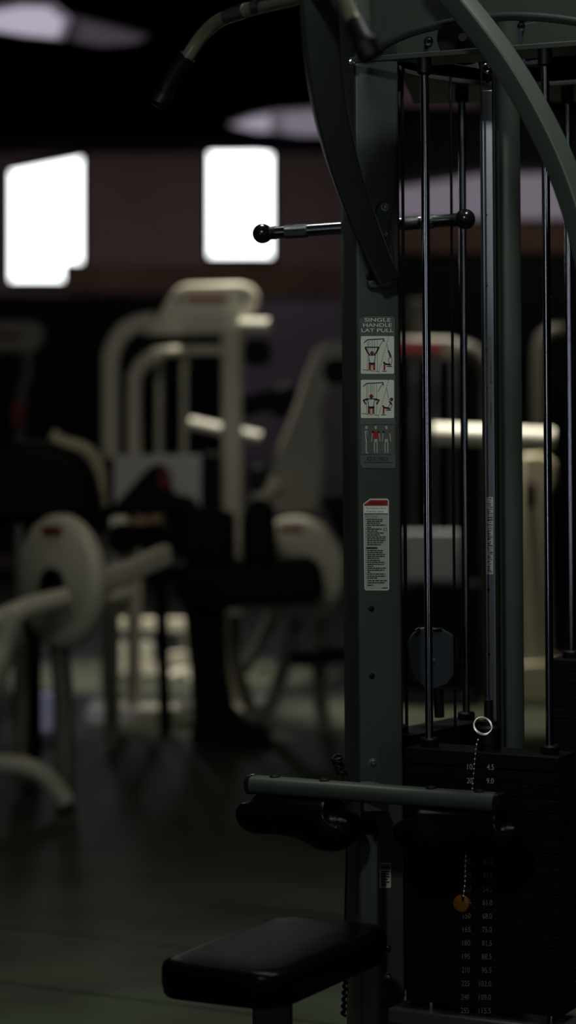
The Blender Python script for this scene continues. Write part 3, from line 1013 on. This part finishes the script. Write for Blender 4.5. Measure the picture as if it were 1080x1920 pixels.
# ------------------------------------------------------------------ bars that hang on the cables
# wide lat bar at the top
lat = thing('lat_bar', at(575, -8, 4.62), 'chrome wide-grip lat pulldown bar with black rubber ends, hanging from the curved boom', 'pulldown bar')
lp = [(352, 106, 5.0), (375, 72, 4.985), (400, 46, 4.95), (430, 30, 4.90), (480, 14, 4.83), (540, 0, 4.72), (590, -12, 4.60), (630, -14, 4.40), (646, -2, 4.28), (660, 30, 4.19), (668, 52, 4.15)]
lpath = smooth_path([at(*q) for q in lp], 8)
MB().tube(lpath, 0.0135, n=20).build('bar', SATIN, lat)
MB().tube([at(478, 13, 4.83), at(500, 8, 4.80), at(538, -1, 4.73)], 0.0148, n=20).build('knurling', KNURL, lat)
MB().tube([at(425, 31, 4.905), at(462, 19, 4.855)], 0.0146, n=20).build('knurling', KNURL, lat)
for pts in ([(352, 106, 5.0), (335, 128, 5.01), (318, 155, 5.02), (307, 178, 5.025)], [(667, 48, 4.155), (677, 70, 4.12), (687, 88, 4.10)]):
    MB().tube([at(*q) for q in pts], 0.0175, n=20, smooth=5).build('grip', RUBBER, lat)
for q, r in (((304, 184, 5.027), 0.0195), ((689, 92, 4.095), 0.0225)):
    c = at(*q)
    MB().lathe([(r * 0.7, -0.02), (r, -0.012), (r, 0.012), (r * 0.7, 0.02)], c, at(q[0] - (25 if q[0] < 500 else -22), q[1] + 40, q[2]) - c, 0, 24).build('end_cap', RUBBER, lat)
MB().torus(at(575, -30, 4.62), V((1, 0.2, 0)), 0.02, 0.005).build('eye', CHROME, lat)

# straight bar with ball ends
pa, pb2 = at(492, 438, 5.62), at(872, 411, 5.52)
sb = thing('straight_bar', (pa + pb2) / 2, 'straight chrome pull bar with two black ball ends, hanging behind the upright', 'pull bar')
dd = (pb2 - pa).normalized()
MB().cyl(pa, pb2, 0.0135, 0, 24).build('bar', CHROMED, sb)
for t0, t1 in ((0.115, 0.225), (0.70, 0.775), (0.79, 0.845)):
    MB().cyl(pa.lerp(pb2, t0), pa.lerp(pb2, t1), 0.0152, 0, 24).build('knurling', KNURL, sb)
for c, s in ((pa, 1), (pb2, -1)):
    MB().ball(c, 0.0222, 0, 32).build('ball_end', BALL, sb)
    MB().cyl(c + dd * s * 0.018, c + dd * s * 0.03, 0.0145).build('ferrule', RUBBER, sb)
mid = pa.lerp(pb2, 0.55)
MB().cyl(mid + Z * 0.005, V((mid.x, mid.y, 2.28)), 0.003).build('hanger_cable', CABLE, sb)


# ------------------------------------------------------------------ machines further back
def tube(pts, r, Y=None, n=16, s=6):
    return MB().tube([at(*(p if len(p) == 3 else (p[0], p[1], Y))) for p in pts], r, n=n, smooth=s)


def panel(pts, Y, depth, N=(0, -1, 0)):
    pl_ = plane((0, Y, 0), N)
    return MB().prism([pl_(x, y) for x, y in pts], V((0, depth, 0)))


def ground(px, Y):
    q = at(px, 1000, Y)
    return HY + 1.6 * F / Y


def rounded(x0, y0, x1, y1, r):
    return [((x0 + x1) / 2 + a, (y0 + y1) / 2 + b) for a, b in rrect(x1 - x0, y1 - y0, r, 5)]


def logo_strip(root, x0, y0, x1, y1, Y, mm=LOGO):
    panel(rounded(x0, y0, x1, y1, (y1 - y0) * 0.45), Y, 0.01).build('badge', mm, root)


# machine 1: tall cream tower with lettered head
Y1 = 12.6
g1 = ground(300, Y1)
m1 = thing('tower_machine', V((at(320, 900, Y1).x, Y1 + 0.2, 0)), 'tall cream weight machine with rounded head plate and red badge, between the two bright windows', 'weight machine', 'cream machines in the blurred background')
tube([(207, g1 - 2), (207, 900), (207, 690), (212, 655), (226, 628), (250, 610), (290, 600)], 0.046, Y1).build('frame_tube', CREAM, m1)
hp = [(266, 628), (290, 600), (318, 556), (332, 538), (350, 531), (452, 529), (472, 535), (486, 551), (486, 571), (476, 588), (458, 594), (456, 626)]
head1 = panel(hp, Y1 - 0.06, 0.12).build('head_plate', CREAM, m1, bevel=0.015)
logo_strip(head1, 347, 555, 428, 568, Y1 - 0.073)
for x in (333, 456):
    MB().lathe([(0.017, 0), (0.017, 0.01)], at(x, 561, Y1 - 0.07), (0, -1, 0), 0, 16).build('cap_nut', RUBBER, head1)
MB().sweep([at(435, g1 - 2, Y1), at(435, 600, Y1)], rrect(0.105, 0.09, 0.02, 3)).build('upright', CREAM, m1)
tube([(251, g1 + 18, Y1 - .2), (251, 900, Y1 - .2), (251, 730, Y1 - .2), (256, 700, Y1 - .2), (272, 678, Y1 - .2), (298, 662, Y1 - .15)], 0.037).build('frame_tube', CREAM, m1)
tube([(298, 661, Y1 - .15), (350, 656, Y1 - 0.02), (418, 656, Y1)], 0.026, s=4).build('cross_tube', CREAM, m1)
MB().cyl(at(452, 609, Y1 - 0.1), at(506, 610, Y1 - 0.15), 0.034).build('roller', BONE, m1)
panel(rounded(457, 636, 508, 686, 16), Y1 - 0.35, 0.1).build('roller_pad', MATTE, m1)
tube([(356, 792, Y1 + 0.25), (420, 806, Y1 + 0.22), (489, 820, Y1 + 0.2)], 0.03, s=3).build('handle', BONE, m1)
for x in (298, 345):
    tube([(x, 1080), (x, 665)], 0.018, Y1 + 0.1, s=0).build('guide_rod', CREAM, m1)
panel(rounded(214, 853, 376, 965, 6), Y1 - 0.45, 0.04).build('shroud', SHROUD, m1)
panel([(378, 850), (412, 850), (412, 1120), (378, 1120)], Y1 - 0.3, 0.25).build('stack_cover', IRON, m1, bevel=0.01)
panel([(190, 860), (213, 860), (213, 1000), (190, 1000)], Y1 - 0.4, 0.2).build('stack_cover', IRON, m1, bevel=0.01)
MB().box((at(330, 0, Y1).x, Y1, 0.04), (0.9, 0.5, 0.08)).build('base', CREAM, m1, bevel=0.01)

# black bench with pedestal in front of it
Y2 = 11.6
g2 = ground(380, Y2)
bn = thing('bench', V((at(395, 900, Y2).x, Y2, 0)), 'black padded bench on a flared black pedestal, in front of the cream tower machine', 'exercise bench')
panel([(330, 1075), (345, 1062), (440, 1058), (585, 1052), (605, 1070), (610, 1110), (595, 1132), (440, 1140), (400, 1150), (345, 1140), (330, 1120)], Y2 - 0.2, 0.42).build('seat_pad', MATTE, bn, bevel=0.03, seg=3)
panel([(452, 985), (460, 950), (478, 938), (500, 940), (515, 960), (520, 1060), (455, 1062)], Y2 - 0.15, 0.3).build('backrest', MATTE, bn, bevel=0.03, seg=3)
panel([(343, 1135), (420, 1135), (424, 1260), (436, 1330), (468, 1365), (508, 1378), (510, g2), (355, g2), (362, 1350), (356, 1250)], Y2 - 0.1, 0.2).build('pedestal', IRON, bn, bevel=0.02)
panel([(330, 960), (440, 960), (440, 1060), (395, 1062), (330, 1050)], Y2 + 0.05, 0.15).build('side_pad', MATTE, bn, bevel=0.03)

# tilted black pad with red end in front of the grey shroud
Y3 = 12.03
tp = thing('tilting_pad', V((at(285, 0, Y3).x, Y3, 0)), 'tilted black machine pad with a red end, in front of the pale grey panel', 'machine pad')
panel([(205, 955), (235, 925), (270, 885), (285, 872), (305, 872), (318, 890), (322, 925), (360, 935), (375, 955), (370, 965), (330, 962), (215, 968)], Y3 - 0.1, 0.16).build('pad', MATTE, tp, bevel=0.02, seg=3)
panel([(296, 880), (308, 880), (319, 898), (318, 918), (300, 918)], Y3 - 0.13, 0.05).build('red_end', LOGO, tp, bevel=0.008)
tube([(245, 980), (305, 972)], 0.018, Y3 - 0.2, s=0).build('grip', TAN, tp)
tube([(355, 975), (387, 975)], 0.026, Y3 - 0.2, s=0).build('grip', TAN, tp)
panel(rounded(335, 1010, 366, 1042, 5), Y3 - 0.15, 0.08).build('bracket', SHROUD, tp, bevel=0.01)
tube([(285, 968), (300, 1060), (310, ground(310, Y3))], 0.03, Y3, s=0).build('post', IRON, tp)
panel(rounded(210, 985, 330, 1030, 20), Y3, 0.15).build('cushion', MATTE, tp, bevel=0.02)


# machine with the big round cover, and its twin
def disc_machine(cx, cy, ry, rx, Y, label, badge, arm, name='lever_machine'):
    root = thing(name, V((at(cx, 0, Y).x, Y + 0.1, 0)), label, 'weight machine', 'cream machines in the blurred background')
    R = ry * Y / F
    ang = math.acos(min(1, rx / ry))
    ax = V((-math.sin(ang), -math.cos(ang), 0))
    c = at(cx, cy, Y)
    d = MB().lathe([(R * 0.9, 0.03), (R * 0.97, 0.02), (R, 0.0), (R, -0.03), (R * 0.97, -0.04)], c, ax, 0, 64)
    disc = d.build('round_cover', CREAM, root, sharp=50)
    MB().lathe([(R * 0.31, 0.0), (R * 0.31, 0.045), (R * 0.26, 0.05)], c - Z * R * 0.1, ax, 0, 32).build('hub', RUBBER, disc)
    tq = ax.cross(Z).normalized()
    t = c + Z * R * 0.76 + ax * 0.034
    w = R * 0.24
    MB().prism([t - tq * w - Z * R * .06, t + tq * w - Z * R * .06, t + tq * w + Z * R * .06, t - tq * w + Z * R * .06], ax * 0.004).build('badge', LOGO, disc)
    return root


Y4 = 9.9
md = disc_machine(112, 1090, 126, 82, Y4, 'cream machine with big oval-looking round cover and curved lever arm at the picture edge', True, None)
tube([(-75, 1240, Y4 - .5), (-62, 1200, Y4 - .5), (-35, 1172, Y4 - .48), (0, 1162, Y4 - .45), (50, 1140, Y4 - .4), (122, 1122, Y4 - .3)], 0.041, s=5).build('lever_arm', CREAM, md)
tube([(28, 1150, Y4 - .45), (10, 1200, Y4 - .45), (-12, 1290, Y4 - .45), (-30, 1430, Y4 - .15)], 0.042, s=5).build('lever_arm', CREAM, md)
g4 = ground(100, Y4)
tube([(-150, g4 - 6, Y4 - .1), (-138, 1488, Y4 - .1), (-112, 1452, Y4 - .1), (-70, 1434, Y4 - .1), (0, 1432, Y4 - .1), (50, 1438, Y4 - .1), (88, 1458, Y4 - .1), (112, 1488, Y4 - .1), (124, g4 - 6, Y4 - .1)], 0.038, s=6).build('base_tube', CREAM, md)
tube([(110, 1130, Y4 + .1), (112, 1220, Y4 + .1), (120, 1330, Y4 + .1), (122, g4 - 14, Y4 + .1)], 0.04, s=4).build('leg', LEG, md)
tube([(40, 1200, Y4 + .3), (40, g4 - 34, Y4 + .3)], 0.03, s=0).build('leg', LEG, md)
pth = [(190, 1092, Y4 + .15), (260, 1062, Y4 + .3), (312, 1040, Y4 + .45)]
MB().sweep([at(*q) for q in pth], rrect(0.05, 0.085, 0.012, 3), up=(0, 0, 1)).build('side_beam', CREAM, md)
tube([(188, 1128, Y4 + .15), (240, 1112, Y4 + .25)], 0.03, s=0).build('side_tube', CREAM, md)
MB().lathe([(0.06, -0.03), (0.06, 0.03)], at(232, 1010, Y4 + .3), (-0.5, -1, 0), 0, 24).build('cam_hub', RUBBER, md)
panel(rounded(205, 968, 240, 1000, 8), Y4 + .35, 0.08).build('bracket', CREAM, md, bevel=0.01)
tube([(208, 1135, Y4 + 1.6), (210, ground(210, Y4 + 1.6) - 6, Y4 + 1.6)], 0.035, s=0).build('leg', LEG, md)
# broad black pad of the same seat
pd = panel([(-60, 850), (20, 828), (90, 832), (140, 850), (172, 890), (185, 940), (170, 975), (60, 985), (-60, 985)], 10.6, 0.3)
pdo = pd.build('back_pad', MATTE, md, bevel=0.05, seg=3)
tube([(60, 980, 10.75), (60, ground(60, 10.75), 10.75)], 0.04, s=0).build('pad_post', IRON, md)
tube([(96, 815, 10.9), (120, 830, 10.9), (150, 838, 10.9), (172, 852, 10.9), (186, 885, 10.9), (190, 950, 10.9)], 0.03, s=5).build('shoulder_tube', CREAMW, md)

Y5 = 12.1
me_ = disc_machine(552, 1068, 100, 92, Y5, 'cream machine with round badge cover, half hidden behind the dark upright, beside the black bench', True, None)
g5 = ground(552, Y5)
panel([(576, 690), (592, 652), (625, 638), (680, 636), (680, 690), (632, 715), (606, 760), (612, 860), (600, 960), (518, 968), (497, 940), (512, 860), (548, 775)], Y5 + 0.15, 0.1).build('side_cover', DIM, me_, bevel=0.02)
panel(rounded(606, 672, 660, 720, 20), Y5 + 0.1, 0.08).build('roller_pad', MATTE, me_, bevel=0.02)
panel(rounded(466, 872, 500, 922, 14), Y5 + 0.05, 0.1).build('hand_grip', RUBBER, me_, bevel=0.02)
panel([(455, 742), (500, 732), (545, 715), (560, 735), (535, 790), (500, 770), (455, 785)], Y5 + 0.35, 0.1).build('arm_pad', MATTE, me_, bevel=0.02)
tube([(470, 960, Y5 + .1), (490, 930, Y5 + .1), (520, 900, Y5 + .1)], 0.035, s=4).build('lever_arm', CREAM, me_)
panel([(600, 935), (700, 925), (700, 1040), (640, 1020)], Y5 - 0.15, 0.2).build('seat_pad', MATTE, me_, bevel=0.03)
tube([(440, 1150, Y5 + .2), (444, 1240, Y5 + .2), (470, 1330, Y5 + .2), (490, g5 - 4, Y5 + .2)], 0.03, s=4).build('leg', LEG, me_)
tube([(520, 1130, Y5 + .2), (490, 1200, Y5 + .2), (455, 1260, Y5 + .2)], 0.03, s=4).build('brace', LEG, me_)
tube([(560, 1160, Y5), (530, 1260, Y5), (500, 1330, Y5), (430, g5 - 14, Y5)], 0.036, s=4).build('leg', LEG, me_)
MB().ball(at(460, 1276, Y5 + .3), 0.032).build('foot_cap', BONE, me_)
MB().ball(at(497, 1252, Y5 + .3), 0.024).build('foot_cap', CREAM, me_)
tube([(600, 1150, Y5 + .1), (600, 1300, Y5 + .1), (610, g5 - 6, Y5 + .1)], 0.036, s=4).build('leg', LEG, me_)
panel([(540, 1228), (700, 1205), (700, 1232), (590, 1250), (545, 1250)], Y5 - 0.3, 0.2).build('foot_plate', IRON, me_, bevel=0.01)

# machine seen between the guide rods
Y6 = 13.2
g6 = ground(850, Y6)
mr = thing('roller_machine', V((at(880, 0, Y6).x, Y6 + 0.2, 0)), 'cream weight machine with red badge and long pale roller, seen between the chrome guide rods', 'weight machine', 'cream machines in the blurred background')
h6 = panel([(700, 630), (845, 632), (870, 645), (870, 668), (850, 676), (700, 676)], Y6 - 0.05, 0.1).build('head_plate', LEGD, mr, bevel=0.02)
logo_strip(h6, 735, 642, 832, 660, Y6 - 0.063)
tube([(850, 652), (880, 656), (902, 676), (914, 710), (916, 800), (916, 1000), (916, g6 - 4)], 0.045, Y6).build('frame_tube', DARKE, mr)
panel(rounded(758, 560, 796, 632, 12), Y6 + 0.1, 0.08).build('head_post', DARKE, mr, bevel=0.01)
MB().lathe([(0.02, 0), (0.02, 0.02)], at(772, 600, Y6 + 0.09), (0, -1, 0), 0, 16).build('cap_nut', RUBBER, mr)
MB().cyl(at(812, 812, Y6 - 0.2), at(1038, 822, Y6 - 0.25), 0.05).build('roller', BONE, mr)
tube([(1060, 620, Y6 + .2), (1030, 625, Y6 + .2), (1015, 650, Y6 + .2), (1012, 720, Y6 + .2), (1012, 830, Y6 + .2)], 0.045, s=5).build('frame_tube', DARKE, mr)
panel([(976, 852), (1020, 850), (1042, 866), (1044, 900), (1030, 930), (1036, 1262), (974, 1262), (974, 1000)], Y6 - 0.1, 0.12).build('side_cover', CREAMW, mr, bevel=0.02)
panel(rounded(985, 905, 1006, 950, 8), Y6 - 0.14, 0.05).build('slot', RUBBER, mr)
panel([(960, 1245), (1060, 1240), (1060, g6), (960, g6)], Y6 - 0.12, 0.3).build('foot', CREAMW, mr, bevel=0.01)
panel([(756, 996), (862, 996), (862, 1090), (756, 1090)], Y6 - 0.1, 0.08).build('shroud', mat('blue_grey_shroud', (0.22, 0.24, 0.25), 0.6), mr, bevel=0.01)
panel([(745, 1095), (905, 1095), (905, 1300), (745, 1300)], Y6 - 0.15, 0.3).build('stack_cover', IRON, mr, bevel=0.01)
for x in (775, 815, 850):
    tube([(x, 676), (x, 1000)], 0.014, Y6 + 0.1, s=0).build('guide_rod', STEEL, mr)
for x in (750, 900):
    tube([(x, 1295), (x, g6 - 2)], 0.03, Y6, s=0).build('leg', IRON, mr)

# distant machine at the left edge
Y7 = 14.2
ml = thing('cable_machine', V((at(30, 0, Y7).x, Y7 + 0.2, 0)), 'dim cream weight machine with red badge, at the picture edge under the first window', 'weight machine', 'cream machines in the blurred background')
h7 = panel([(-60, 602), (62, 602), (80, 618), (80, 642), (62, 660), (-60, 660)], Y7, 0.1).build('head_plate', LEG, ml, bevel=0.02)
logo_strip(h7, -40, 622, 44, 636, Y7 - 0.013)
tube([(50, 660), (52, 700), (40, 740), (36, 900), (36, ground(36, Y7))], 0.03, Y7 + 0.05, s=4).build('frame_tube', mat('shadowed_cream_enamel', (0.1, 0.1, 0.1), 0.5), ml)  # cream frame, its dim light painted into the enamel
panel(rounded(22, 750, 46, 800, 8), Y7 - 0.1, 0.08).build('red_grip', LOGO, ml, bevel=0.01)

# low cream frames on the floor behind everything
Y8 = 14.6
lowf = thing('machine_base', V((at(290, 0, Y8).x, Y8, 0)), 'low cream machine base with short bright posts, far back under the tower machine', 'machine base', 'cream machines in the blurred background')
g8 = ground(300, Y8)
for x, w in ((231, 0.028), (256, 0.034), (274, 0.042)):
    tube([(x, 1205), (x, g8 - 2)], w, Y8, s=0).build('post', BONE, lowf)
tube([(305, 1262 + 14, Y8 - .2), (352, 1262, Y8 - .3)], 0.036, s=0).build('foot_bar', BONE, lowf)
panel([(310, 1225), (350, 1222), (352, 1250), (312, 1252)], Y8 - .1, 0.05).build('step', CREAM, lowf, bevel=0.005)
panel([(220, 1295), (352, 1288), (352, g8), (220, g8)], Y8 - .25, 0.5).build('base_rail', LEG, lowf, bevel=0.01)
panel([(205, 1160), (352, 1160), (352, 1185), (205, 1185)], Y8 + .2, 0.05).build('cross_rail', CREAM, lowf, bevel=0.01)
for x in (214, 345):
    tube([(x, 1170), (x, g8)], 0.02, Y8 + .22, s=0).build('leg', LEG, lowf)

# pale bins seen through the legs of the round-cover machine
Yb = 11.9
gb = ground(85, Yb)
def bin_(px, ptop, pbot, w0, w1, Y, label):
    a_, b_ = at(px, pbot, Y), at(px, ptop, Y)
    r0, r1 = w1 * Y / F / 2, w0 * Y / F / 2
    h = b_.z - a_.z
    o = MB().lathe([(r0, 0), (r1, h), (r1 * 1.05, h), (r1 * 1.05, h + 0.01), (r1 * 0.95, h + 0.01), (r0 * 0.9, 0.02)], V((a_.x, a_.y, a_.z)), Z, 0, 32).build('bin', BIN)
    return tag(o, label, 'bin')
bin_(85, 1306, ground(85, 12.1), 56, 36, 12.1, 'small pale lavender bin on the floor, behind the legs of the round-cover machine')

# ------------------------------------------------------------------ light
def area(name, loc, target, size, power, col, spread=180, shape='RECTANGLE', sy=None):
    l = bpy.data.lights.new(name, 'AREA'); l.energy = power; l.color = col; l.shape = shape; l.size = size
    if sy: l.size_y = sy
    l.spread = math.radians(spread)
    o = bpy.data.objects.new(name, l); C.objects.link(o)
    o.location = loc
    o.rotation_euler = (V(target) - V(loc)).to_track_quat('-Z', 'Y').to_euler()
    return o


def spot(name, loc, target, power, col, ang, blend=0.6, rad=0.06):
    l = bpy.data.lights.new(name, 'SPOT'); l.energy = power; l.color = col
    l.spot_size = math.radians(ang); l.spot_blend = blend; l.shadow_soft_size = rad
    o = bpy.data.objects.new(name, l); C.objects.link(o)
    o.location = loc
    o.rotation_euler = (V(target) - V(loc)).to_track_quat('-Z', 'Y').to_euler()
    return o


LW = (1.0, 0.94, 0.78)
LG = (0.92, 1.0, 0.9)
area('lamp_key', (-0.6, 1.5, 3.45), (0.2, 5.3, 1.7), 0.2, 7.6, LG, 90)
area('lamp_over_machine', (0.75, 4.92, 3.6), (0.6, 5.1, 1.0), 0.3, 7.5, LG, 100)
area('lamp_over_floor', (-0.1, 6.15, 3.6), (-0.15, 6.35, 0), 0.4, 8.5, LG, 75)
area('lamp_row', (-0.5, 7.0, 3.6), (-0.5, 12.5, 1.6), 1.4, 4.5, LW, 80, sy=0.4)
area('lamp_mid_floor', (-0.6, 9.0, 3.6), (-0.6, 9.0, 0), 0.6, 2.2, LW, 120)
spot('downlight_a', (at(470, 700, 12.5).x, 12.5, 3.6), (at(470, 700, 12.5).x, 12.7, 0), 220, LW, 32)
spot('downlight_b', (at(930, 700, 13.0).x, 12.95, 3.6), (at(930, 700, 13.0).x, 13.0, 0), 520, LW, 40)
spot('downlight_c', (at(290, 700, 14.6).x, 14.0, 3.6), (at(290, 700, 14.6).x, 14.5, 0), 700, LW, 34)
spot('bin_fill_spot', (-1.6, 9.2, 3.6), (at(85, 1340, 12.1).x, 12.1, 0.1), 160, (0.8, 0.82, 1.0), 11)  # cool spot added to light the bin, stands in for daylight
area('far_wall_fill', (-0.4, 20.0, 3.62), (-0.4, 22.0, 2.3), 5.0, 3.6, (1.0, 0.86, 0.84), 120, sy=0.2)  # unseen lamp added to brighten the far wall
area('bulkhead_fill', (1.6, 17.6, 3.62), (1.6, 19.0, 2.5), 1.6, 2.0, (1.0, 0.84, 0.8), 120, sy=0.2)  # unseen lamp added to brighten the bulkhead

w = bpy.data.worlds.new('world'); SC.world = w
w.use_nodes = True
w.node_tree.nodes['Background'].inputs['Color'].default_value = (0.02, 0.02, 0.025, 1)
w.node_tree.nodes['Background'].inputs['Strength'].default_value = 0.2

SC.view_settings.view_transform = 'Standard'
SC.view_settings.look = 'None'
SC.view_settings.exposure = 0.0
SC.view_settings.gamma = 1.0
SC.view_settings.use_curve_mapping = False
SC.cycles.use_denoising = True
SC.cycles.max_bounces = 6
SC.cycles.sample_clamp_indirect = 4
